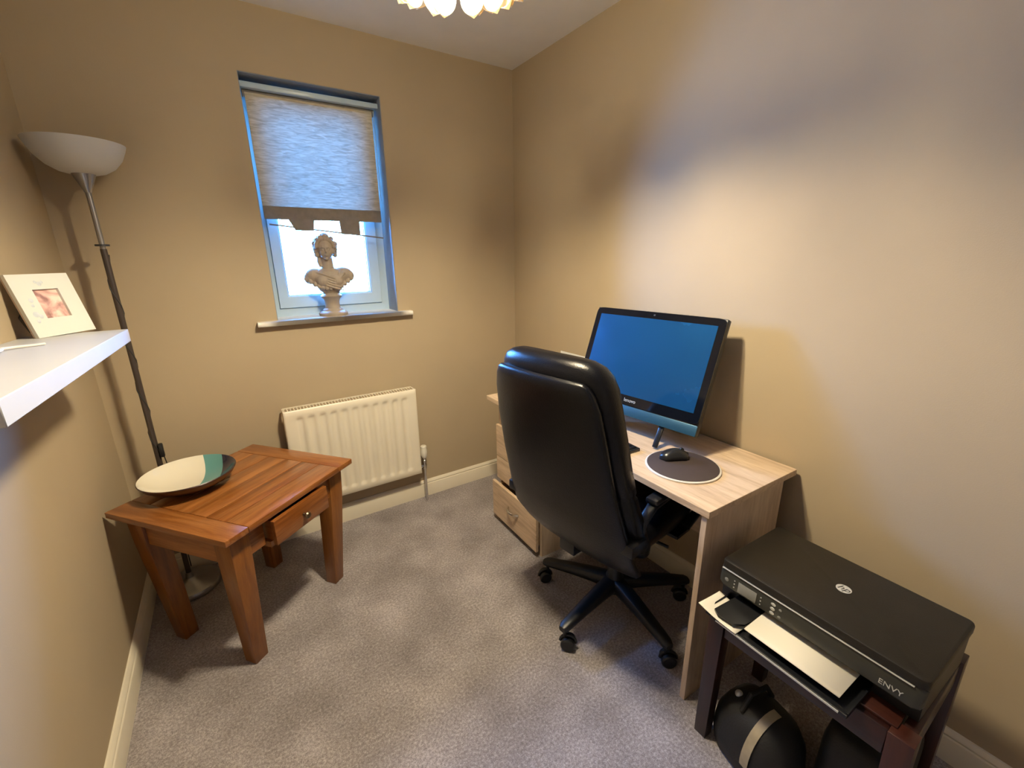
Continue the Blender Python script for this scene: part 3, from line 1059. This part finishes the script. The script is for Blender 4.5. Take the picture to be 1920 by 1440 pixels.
MWd, MHt = 0.572, 0.424
q = MB()
mbox(q, -MWd / 2, MWd / 2, 0.004, 0.030, 0.0, MHt, 0.004)
mbox(q, -MWd / 2 + 0.05, MWd / 2 - 0.05, 0.028, 0.062, 0.03, MHt - 0.08, 0.014)
q.build('casing', 'black_plastic', mon)
q = MB()
outer = rrect(0, (0.040 + MHt) / 2, MWd / 2, (MHt - 0.040) / 2, 8, 24)
rings = []
for yy, ins in ((0.006, 0.0), (0.001, 0.0), (0.0, 0.0015)):
    rr_ = rrect(0, (0.040 + MHt) / 2, MWd / 2 - ins, (MHt - 0.040) / 2 - ins, 8, 24)
    rings.append([Rm @ Vector((a_, yy, c_)) + Mo for a_, c_ in rr_])
q.loft(rings)
q.build('glass_bezel', 'bezel', mon, smooth=15)
q = MB()
mbox(q, -0.259, 0.259, -0.0008, 0.001, 0.079, 0.396)
q.build('screen', 'screen', mon, smooth=0)
q = MB()
mbox(q, -MWd / 2, MWd / 2, 0.0005, 0.006, 0.0, 0.0385, 0.0015)
q.build('lower_strip', 'chin', mon)
text_part('maker_logo', 'lenovo', 0.020, 'silver', mon, Rm @ Vector((-0.005, -0.0006, 0.060)) + Mo, axes(MX, MU, MN))
q = MB()
mbox(q, -0.004, 0.004, -0.0008, 0.0005, 0.408, 0.414, 0.001)
q.build('camera_lens', 'dark', mon)
# stand: two splayed front legs joined by a rear bar
st = MB()
hinge = Rm @ Vector((0, 0.055, 0.12)) + Mo
for sx in (-0.145, 0.145):
    top = Rm @ Vector((sx, 0.030, 0.06)) + Mo
    bot = Vector((1.735, -1.353, DZ)) - Vector((1.80, -1.19, DZ)) if sx > 0 else Vector((1.772, -1.02, DZ)) - Vector((1.80, -1.19, DZ))
    bot.z = 0.007
    back = bot + Vector((0.16, 0.02, 0.0))
    dirn = (top - bot).normalized()
    side = dirn.cross(Vector((1, 0.1, 0))).normalized()
    nrm = dirn.cross(side)
    Rl = axes(side, nrm, dirn)
    st.box((top + bot) / 2, (0.020, 0.008, (top - bot).length), rot=Rl, bev=0.002)
rear = [Rm @ Vector((-0.16, 0.058, 0.10)) + Mo, Rm @ Vector((0.16, 0.058, 0.10)) + Mo]
ra = Vector((0.150, 0.120, 0.008))
rb_ = Vector((0.150, -0.120, 0.008))
st.tube([rear[0] + Vector((0, 0, 0.0)), ra, rb_, rear[1]], 0.0065, 10)
st.build('stand', 'blackish', mon)

# ------------------------------------------------------------------ things on the desk
kb = thing('keyboard', 'flat black keyboard lying on the desk in front of the screen', 'keyboard', (1.632, -1.115, DZ), radians(-4))
MB().bx(-0.062, 0.062, -0.215, 0.215, 0.0, 0.012, bev=0.003).build('case', 'blackish', kb)
kk = MB()
for r_ in range(6):
    for c_ in range(19):
        kk.bx(-0.054 + r_ * 0.0182, -0.054 + r_ * 0.0182 + 0.015, -0.205 + c_ * 0.0216, -0.205 + c_ * 0.0216 + 0.018, 0.011, 0.0155)
ko = kk.build('key', 'black_plastic', kb, smooth=0)
ko['kind'] = 'stuff'

mp_ = thing('mouse_pad', 'round dark brown mouse pad with a pale rim on the desk', 'mouse pad', (1.699, -1.500, DZ))
MB().lathe([(0, 0), (0.120, 0), (0.1225, 0.0015), (0.1225, 0.005), (0.120, 0.0065), (0, 0.0065)], seg=64).build('rim', 'rim', mp_)
MB().lathe([(0, 0.0060), (0.1165, 0.0060), (0.1165, 0.0078), (0.115, 0.0085), (0, 0.0085)], seg=64).build('pad_surface', 'pad', mp_)

ms = thing('computer_mouse', 'glossy black wireless mouse on the round mouse pad', 'mouse', (1.716, -1.452, DZ + 0.0087), radians(-28))
mm = MB()
rings = []
for i in range(11):
    t = i / 10
    x = -0.052 + 0.104 * t
    w = 0.031 * sqrt(max(0.02, 1 - (2 * t - 1) ** 4)) * (0.92 + 0.10 * cos(2 * pi * t))
    h = 0.033 * (max(0.0, sin(pi * (0.06 + 0.86 * t)))) ** 0.7
    ring = []
    for k in range(16):
        a = 2 * pi * k / 16
        zz = sin(a)
        ring.append((x, w * cos(a), (h * zz if zz > 0 else 0.0 + 0.004 * zz) + 0.004))
    rings.append(ring)
mm.loft(rings)
mm.build('shell', 'blackish', ms, smooth=80)
MB().tube([(0.026, -0.004, 0.031), (0.026, 0.004, 0.031)], 0.007, 14).build('scroll_wheel', 'dark', ms)

wbx = thing('document_box', 'white open document box behind the office chair at the far end of the desk', 'box', (1.905, -0.67, DZ))
bxm = MB()
bxm.bx(-0.045, 0.045, -0.13, 0.13, 0, 0.003).bx(-0.045, -0.042, -0.13, 0.13, 0, 0.165).bx(0.042, 0.045, -0.13, 0.13, 0, 0.212)
bxm.bx(-0.042, 0.042, -0.13, -0.127, 0, 0.200).bx(-0.042, 0.042, 0.127, 0.13, 0, 0.165)
bxm.build('box_body', 'white_plastic', wbx, smooth=0)
MB().bx(-0.030, -0.026, -0.12, 0.10, 0.003, 0.172).bx(-0.010, -0.002, -0.12, 0.12, 0.003, 0.176).bx(0.012, 0.020, -0.11, 0.12, 0.003, 0.170).build('papers', 'paper', wbx, smooth=0)

# ------------------------------------------------------------------ office chair
CY = radians(7)
ch = thing('office_chair', 'high-backed black leather office chair pushed up to the desk', 'chair', (1.638, -1.285, 0), CY)
# five-star base
a0 = radians(188.6) - CY
for k in range(5):
    a = a0 + k * 2 * pi / 5
    d = Vector((cos(a), sin(a), 0))
    s = Vector((-sin(a), cos(a), 0))
    lgm = MB()
    rings = []
    for (rd, z, w, h) in ((0.020, 0.122, 0.032, 0.032), (0.09, 0.121, 0.030, 0.026), (0.18, 0.113, 0.026, 0.021), (0.27, 0.102, 0.022, 0.017), (0.307, 0.097, 0.020, 0.015), (0.322, 0.094, 0.014, 0.011)):
        rings.append([d * rd + s * (x_) + Vector((0, 0, z + z_)) for x_, z_ in rrect(0, 0, w, h, 3, 3.5)])
    lgm.loft(rings)
    lgm.build('base_leg', 'black_plastic', ch, smooth=50)
    cc = d * 0.303
    sp = a + (0.6, -0.5, 1.2, 0.3, -0.9)[k]
    ax = Vector((cos(sp), sin(sp), 0))
    off = Vector((-sin(sp), cos(sp), 0)) * 0.012
    cs = MB()
    Rw = axes(Vector((0, 0, 1)), Vector((-sin(sp), cos(sp), 0)), ax)
    for sg in (-1, 1):
        cs.lathe([(0, -0.010), (0.022, -0.010), (0.0265, -0.006), (0.0270, 0.0), (0.0265, 0.006), (0.022, 0.010), (0, 0.010)], cc + ax * 0.0145 * sg + off + Vector((0, 0, 0.0272)), 22, rot=Rw)
    cs.tube([cc + Vector((0, 0, 0.03)), cc + Vector((0, 0, 0.088))], 0.0075, 8)
    rg = []
    for i in range(9):
        t = pi * i / 8
        rg.append(cc + off + Vector((-sin(sp), cos(sp), 0)) * (0.029 * cos(t)) + Vector((0, 0, 0.030 + 0.029 * sin(t))))
    cs.tube(rg, 0.006, 8)
    cs.build('castor', 'black_plastic', ch)
MB().lathe([(0, 0.085), (0.040, 0.085), (0.042, 0.10), (0.040, 0.14), (0.030, 0.165), (0.027, 0.30), (0.024, 0.305), (0.014, 0.306), (0.014, 0.40), (0, 0.40)], seg=24).build('gas_column', 'black_plastic', ch)
OY = 0.032   # whole upper part sits slightly to the left of the column
mech = MB().bx(-0.10, 0.10, OY - 0.10, OY + 0.07, 0.385, 0.415, bev=0.006)
mech.bx(-0.24, -0.08, OY - 0.035, OY + 0.035, 0.375, 0.395, bev=0.004)
mech.bx(-0.262, -0.236, OY - 0.035, OY + 0.035, 0.375, 0.56, bev=0.004)
mech.tube([(0.0, OY - 0.09, 0.395), (0.02, OY - 0.24, 0.392)], 0.006)
mech.build('tilt_mechanism', 'black_plastic', ch)
# seat cushion
rings = []
for (z, hx, hy) in ((0.410, 0.20, 0.190), (0.422, 0.235, 0.218), (0.450, 0.250, 0.234), (0.478, 0.250, 0.234), (0.497, 0.236, 0.220), (0.505, 0.19, 0.18)):
    rings.append([(x_ + 0.010, y_ + OY, z) for x_, y_ in rrect(0, 0, hx, hy, 8, 5)])
MB().loft(rings).build('seat', 'leather', ch, smooth=60)


def back_x(z):
    """rear surface of the shell: leaning back with a lumbar bend"""
    t = (z - 0.40) / 0.70
    return -0.262 - 0.160 * t - 0.020 * sin(pi * min(1, max(0, t))) + 0.03 * max(0, 0.12 - t) / 0.12


def half_w(z):
    tb_ = [(0.36, 0.270), (0.42, 0.286), (0.50, 0.284), (0.60, 0.270), (0.75, 0.252), (0.90, 0.240), (1.00, 0.226), (1.06, 0.208), (1.09, 0.190), (1.14, 0.17)]
    for (za, wa), (zb2, wb2) in zip(tb_, tb_[1:]):
        if za <= z <= zb2:
            return wa + (wb2 - wa) * (z - za) / (zb2 - za)
    return tb_[-1][1]


def back_loft(zs_, th, inset, xoff, e, crown=0.0):
    rings = []
    for z, ts, ws in zs_:
        ring = []
        hw = (half_w(z) - inset) * ws
        cxx = back_x(z) + xoff
        for u_, v_ in rrect(0, 0, th * ts, hw, 8, e):
            bow = -0.028 * (1 - (v_ / 0.25) ** 2)      # shell bulges rearwards mid-width
            ring.append((cxx + u_ + bow + 0.028, v_ + OY, z + crown * (1 - (v_ / 0.25) ** 2)))
        rings.append(ring)
    return MB().loft(rings)


shell = back_loft([(0.385, 0.35, 0.90), (0.393, 0.75, 0.955), (0.41, 1, 0.985), (0.48, 1, 1), (0.60, 1, 1), (0.75, 1, 1), (0.90, 1, 1), (1.00, 1, 1), (1.045, 1, 0.99), (1.068, 0.85, 0.96), (1.078, 0.45, 0.91)],
                  0.020, 0.006, 0.0, 4.5, 0.004)
shell.build('back_shell', 'leather', ch, smooth=60)
cush = back_loft([(0.47, 0.3, 0.9), (0.485, 0.8, 0.97), (0.52, 1.0, 1), (0.62, 1.08, 1), (0.700, 1.0, 1), (0.712, 0.80, 0.985), (0.724, 1.0, 1), (0.80, 1.0, 1), (0.90, 1.0, 1.0),
                  (1.00, 1.12, 1.0), (1.05, 1.20, 1.03), (1.086, 1.18, 1.05), (1.110, 1.00, 1.01), (1.124, 0.72, 0.90), (1.130, 0.35, 0.74)],
                 0.052, -0.006, 0.064, 3.6, 0.006)
cush.build('back_cushion', 'leather', ch, smooth=80)
for sy in (-1, 1):
    yy = OY + sy * 0.262
    arm = []
    arm_pts = [(0.13, 0.430), (0.20, 0.455), (0.215, 0.52), (0.18, 0.600), (0.09, 0.640), (-0.04, 0.650), (-0.15, 0.642), (-0.205, 0.605), (-0.225, 0.545)]
    rings = []
    n_ = len(arm_pts)
    for i, (x, z) in enumerate(arm_pts):
        a_ = Vector((arm_pts[max(i - 1, 0)][0], 0, arm_pts[max(i - 1, 0)][1]))
        b_ = Vector((arm_pts[min(i + 1, n_ - 1)][0], 0, arm_pts[min(i + 1, n_ - 1)][1]))
        t_ = (b_ - a_).normalized()
        nn = Vector((-t_.z, 0, t_.x))
        w_ = 0.017
        th_ = 0.012
        in_y = 0.0 if i > 1 else -sy * 0.02
        rings.append([Vector((x, yy + in_y + v_, z)) + nn * u_ for u_, v_ in rrect(0, 0, th_, w_, 4, 3)])
    armo = MB().loft(rings).build('armrest', 'black_plastic', ch, smooth=60)
    MB().box((-0.055, yy, 0.662), (0.22, 0.044, 0.022), bev=0.009).build('arm_pad', 'blackish', armo)
    MB().bx(0.06, 0.15, min(OY + sy * 0.10, OY + sy * 0.250), max(OY + sy * 0.10, OY + sy * 0.250), 0.408, 0.420).build('arm_bracket', 'black_plastic', armo, smooth=0)
    MB().bx(-0.290, -0.212, min(OY + sy * 0.222, OY + sy * 0.290), max(OY + sy * 0.222, OY + sy * 0.290), 0.525, 0.565, bev=0.004).build('arm_bracket', 'black_plastic', armo)

# ------------------------------------------------------------------ stool and printer
SX0, SX1, SY0, SY1, SZ = 1.470, 1.850, -2.225, -1.785, 0.474
sto = thing('wooden_stool', 'dark red wooden stool carrying the printer beside the desk', 'stool', ((SX0 + SX1) / 2, (SY0 + SY1) / 2, 0))
sx_h, sy_h = (SX1 - SX0) / 2, (SY1 - SY0) / 2
for sx in (-1, 1):
    for sy in (-1, 1):
        tx, ty = sx * sx_h, sy * sy_h
        bx_, by_ = sx * (sx_h - 0.010), sy * (sy_h + 0.004)
        MB().loft([[(bx_, by_, 0), (bx_ - sx * 0.036, by_, 0), (bx_ - sx * 0.036, by_ - sy * 0.036, 0), (bx_, by_ - sy * 0.036, 0)],
                   [(tx, ty, SZ - 0.004), (tx - sx * 0.044, ty, SZ - 0.004), (tx - sx * 0.044, ty - sy * 0.044, SZ - 0.004), (tx, ty - sy * 0.044, SZ - 0.004)]]).build('leg', 'redwood', sto, bevel=0.002)
for sx in (-1, 1):
    x0, x1 = sorted((sx * sx_h, sx * (sx_h - 0.026)))
    MB().bx(x0 - 0.0 + (0.006 if sx < 0 else -0.006), x1 + (0.006 if sx < 0 else -0.006), -sy_h + 0.044, sy_h - 0.044, SZ - 0.075, SZ - 0.008, bev=0.003).build('rail', 'redwood_y', sto)
for sy in (-1, 1):
    y0, y1 = sorted((sy * sy_h, sy * (sy_h - 0.026)))
    MB().bx(-sx_h + 0.044, sx_h - 0.044, y0 + (0.006 if sy < 0 else -0.006), y1 + (0.006 if sy < 0 else -0.006), SZ - 0.075, SZ - 0.008, bev=0.003).build('rail', 'redwood_y', sto)
for k in range(4):
    y0 = -sy_h + 0.030 + k * (2 * sy_h - 0.060) / 4
    MB().bx(-sx_h + 0.02, sx_h - 0.02, y0 + 0.004, y0 + (2 * sy_h - 0.060) / 4 - 0.004, SZ - 0.010, SZ, bev=0.002).build('seat_slat', 'redwood_y', sto)

PR = -1.603
pr = thing('printer', 'black home inkjet printer with its paper tray open on the stool', 'printer', (1.515, -1.991, SZ + 0.0005), PR)
# local: x along the width (toward the viewer), y toward the wall, z up
PW, PD, PH = 0.445, 0.292, 0.1215
hw_ = PW / 2


def rbox(x0, x1, y0, y1, z0, z1, r_, n=6, top=0.0):
    """box with rounded vertical corners and a soft top edge"""
    def ol(ins):
        pts_ = []
        rx = max(0.001, r_ - ins)
        for (cx_, cy_, a_) in ((x1 - r_, y1 - r_, 0), (x0 + r_, y1 - r_, 90), (x0 + r_, y0 + r_, 180), (x1 - r_, y0 + r_, 270)):
            for i in range(n + 1):
                an = radians(a_ + 90 * i / n)
                pts_.append((cx_ + rx * cos(an), cy_ + rx * sin(an)))
        return pts_
    rs = [[(a_, b_, z0) for a_, b_ in ol(0)]]
    if top:
        rs += [[(a_, b_, z1 - top) for a_, b_ in ol(0)], [(a_, b_, z1 - top * 0.3) for a_, b_ in ol(top * 0.3)], [(a_, b_, z1) for a_, b_ in ol(top)]]
    else:
        rs += [[(a_, b_, z1) for a_, b_ in ol(0)]]
    return MB().loft(rs)


rbox(-hw_, hw_, 0.004, PD, 0.100, PH, 0.016, top=0.006).build('scanner_lid', 'lid', pr, smooth=40)
bd = MB()
bd.bx(-hw_ + 0.004, -hw_ + 0.052, 0.022, PD - 0.004, 0.0, 0.058)
bd.bx(hw_ - 0.085, hw_ - 0.004, 0.030, PD - 0.004, 0.0, 0.058)
bd.bx(-hw_ + 0.052, hw_ - 0.085, 0.12, PD - 0.004, 0.0, 0.058)
bd.bx(-hw_ + 0.004, hw_ - 0.004, 0.014, PD - 0.004, 0.058, 0.0985)
bd.build('body', 'black_plastic', pr, smooth=0)
fp = MB()
prof = [(0.014, 0.0445), (0.002, 0.046), (-0.003, 0.052), (-0.0015, 0.080), (0.006, 0.0975), (0.014, 0.0975)]
rings = []
for i, x in enumerate([-hw_, -hw_ + 0.004, -hw_ + 0.016, hw_ - 0.016, hw_ - 0.004, hw_]):
    k = (0.012, 0.005, 0, 0, 0.005, 0.012)[i]
    kz = (0.012, 0.004, 0, 0, 0.004, 0.012)[i]
    rings.append([(x, min(0.0145, a_ + k), (c_ if c_ > 0.07 else min(0.07, c_ + kz))) for a_, c_ in prof])
fp.loft(rings)
fp.build('front_panel', 'panel_grey', pr, smooth=35)
MB().bx(-hw_ + 0.006, hw_ - 0.02, 0.0004, 0.006, 0.0970, 0.0984, bev=0.0004).build('chrome_line', 'silver', pr)
# front face plane helper: normal tilted slightly up
fn = Vector((0, -1, 0.06)).normalized()
fu = Vector((0, 0.06, 1)).normalized()
FR = axes((1, 0, 0), fu, fn)


def onfront(x, z):
    y = -0.003 + (z - 0.052) * (0.0015 / 0.028)
    return Vector((x, y - 0.0006, z))


MB().box(onfront(-hw_ + 0.083, 0.070), (0.050, 0.030, 0.0014), rot=FR, bev=0.0005).build('display', 'lcd', pr)
for (dx, dz) in ((-0.036, 0.010), (-0.036, 0.0), (-0.036, -0.010), (0.036, 0.010), (0.036, 0.0), (0.036, -0.010)):
    MB().box(onfront(-hw_ + 0.083 + dx, 0.071 + dz), (0.0028, 0.0028, 0.0012), rot=FR).build('touch_light', 'silver', pr, smooth=0)
for (dx, dz) in ((0.0, 0.014), (0.0, 0.001), (0.0, -0.011), (0.018, 0.010), (0.018, -0.010)):
    MB().ball(onfront(-hw_ + 0.150 + dx, 0.070 + dz), (0.0062, 0.0014, 0.0045) if dx == 0 else (0.004, 0.0012, 0.0035), 14, 8).build('button', 'silver' if dx == 0 else 'lcd', pr)
MB().ball(onfront(-hw_ + 0.025, 0.071), (0.006, 0.0012, 0.006), 16, 8).build('power_button', 'lcd', pr)
text_part('model_lettering', 'ENVY', 0.017, 'silver', pr, onfront(hw_ - 0.052, 0.066), FR)
# round badge on the lid
bdg = MB().lathe([(0, 0), (0.0165, 0), (0.0165, 0.0007), (0, 0.0007)], (0.012, 0.154, PH), 40).build('badge', 'silver', pr)
text_part('badge_letters', 'hp', 0.026, 'dark', bdg, Vector((0.0122, 0.1545, PH + 0.0008)), Matrix.Identity(3), extrude=0.0003, shear=0.28)
# paper tray sticking out of the front
tr = MB()
tr.bx(-hw_ + 0.030, hw_ - 0.085, -0.085, 0.115, 0.0005, 0.004)
tr.bx(-hw_ + 0.026, -hw_ + 0.030, -0.085, 0.10, 0.0005, 0.016)
tr.bx(hw_ - 0.089, hw_ - 0.085, -0.085, 0.10, 0.0005, 0.012)
tr.bx(-hw_ + 0.045, hw_ - 0.085, -0.090, -0.085, 0.0005, 0.010, bev=0.001)
tr.build('paper_tray', 'black_plastic', pr, smooth=0)
MB().bx(-hw_ + 0.06, hw_ - 0.10, -0.0925, -0.090, 0.004, 0.008).build('tray_trim', 'silver', pr, smooth=0)
og = MB()
og.prism([(-hw_ + 0.044, -0.076), (-hw_ + 0.060, -0.086), (-hw_ + 0.10, -0.082), (-hw_ + 0.118, -0.060), (-hw_ + 0.130, 0.02), (-hw_ + 0.050, 0.02)], 0.020, 0.0245, 'Z')
og.build('output_guide', 'blackish', pr, smooth=0)
# sheets
sh1 = MB()
rows = []
for i in range(13):
    t = i / 12
    y = -0.074 + 0.17 * t
    z = 0.0250 + 0.003 * sin(t * pi)
    rows.append([sh1.bm.verts.new((x, y, z + 0.0)) for x in (-hw_ + 0.125, hw_ - 0.108)])
for i in range(12):
    sh1.bm.faces.new((rows[i][0], rows[i][1], rows[i + 1][1], rows[i + 1][0]))
s1 = sh1.build('paper_sheet', 'paper')
md = s1.modifiers.new('s', 'SOLIDIFY')
md.thickness = 0.0016
md.offset = 1
s1.parent = None
s1.matrix_world = Matrix.Translation((1.515, -1.991, SZ)) @ Matrix.Rotation(PR, 4, 'Z')
tag(s1, 'white paper lying in the open output slot of the printer', 'paper')
sh2 = MB()
rows = []
for i in range(13):
    t = i / 12
    y = -0.094 + 0.095 * t
    z = 0.0066 + 0.022 * (1 - t) ** 1.5 * 0.3
    rows.append([sh2.bm.verts.new((x, y, z + (0.012 * (1 - (x + hw_ - 0.008) / 0.09) ** 2 if x < -hw_ + 0.09 else 0))) for x in [-hw_ + 0.008 + 0.0135 * j for j in range(9)]])
for i in range(12):
    for j in range(8):
        sh2.bm.faces.new((rows[i][j], rows[i][j + 1], rows[i + 1][j + 1], rows[i + 1][j]))
s2 = sh2.build('paper_sheet', 'paper')
md = s2.modifiers.new('s', 'SOLIDIFY')
md.thickness = 0.0012
md.offset = 1
s2.matrix_world = Matrix.Translation((1.515, -1.991, SZ)) @ Matrix.Rotation(PR, 4, 'Z')
tag(s2, 'white sheet curling out at the left end of the printer tray', 'paper')

# ------------------------------------------------------------------ under the stool
bg_ = thing('camera_bag', 'rounded black bag with a cream strip on the floor under the stool', 'bag', (1.560, -1.925, 0), radians(-12))
rings = []
for (z, hx, hy) in ((0.0, 0.070, 0.085), (0.012, 0.088, 0.105), (0.06, 0.094, 0.112), (0.12, 0.088, 0.106), (0.165, 0.070, 0.088), (0.190, 0.045, 0.058), (0.198, 0.02, 0.03)):
    rings.append([(x_, y_, z) for x_, y_ in rrect(0, 0, hx, hy, 6, 3)])
MB().loft(rings).build('bag_body', 'bag', bg_, smooth=70)
stp = []
for i in range(11):
    t = i / 10
    a = radians(190 - 105 * t)
    stp.append((0.100 * cos(a) * 0.96, -0.035, 0.075 + 0.130 * max(0.0, sin(a)) if sin(a) > 0 else 0.075 + 0.10 * sin(a)))
sm = MB()
rw = []
for (x, y, z) in stp:
    rw.append([sm.bm.verts.new((x, y - 0.012, z)), sm.bm.verts.new((x, y + 0.012, z))])
for i in range(10):
    sm.bm.faces.new((rw[i][0], rw[i][1], rw[i + 1][1], rw[i + 1][0]))
bmesh.ops.solidify(sm.bm, geom=list(sm.bm.faces), thickness=0.004)
sm.build('strap_strip', 'strip', bg_, smooth=60)
MB().ball((-0.030, 0.055, 0.186), 0.011, 14, 10).build('stud', 'silver', bg_)
MB().tube([(-0.06, 0.02, 0.180), (-0.03, 0.02, 0.225), (0.03, 0.02, 0.225), (0.06, 0.02, 0.178)], 0.007, 8).build('carry_handle', 'bag', bg_)

cb_ = MB()
rings = []
for (z, hx, hy) in ((0.0, 0.125, 0.075), (0.010, 0.135, 0.083), (0.20, 0.132, 0.080), (0.25, 0.124, 0.072), (0.262, 0.10, 0.05)):
    rings.append([(x_, y_, z) for x_, y_ in rrect(0, 0, hx, hy, 6, 5)])
cb_.loft(rings)
case = cb_.build('black_case', 'bag', smooth=60)
case.location = (1.700, -2.130, 0.0)
tag(case, 'tall black soft case in the dark behind the rounded bag', 'case')
yt = MB().box((0, 0, 0.010), (0.030, 0.050, 0.020), bev=0.006).build('yellow_tag', 'yellow')
yt.location = (1.530, -2.035, 0)
yt.rotation_euler = (0, 0, 0.4)
tag(yt, 'small yellow tag on the carpet beside the black bag', 'tag')
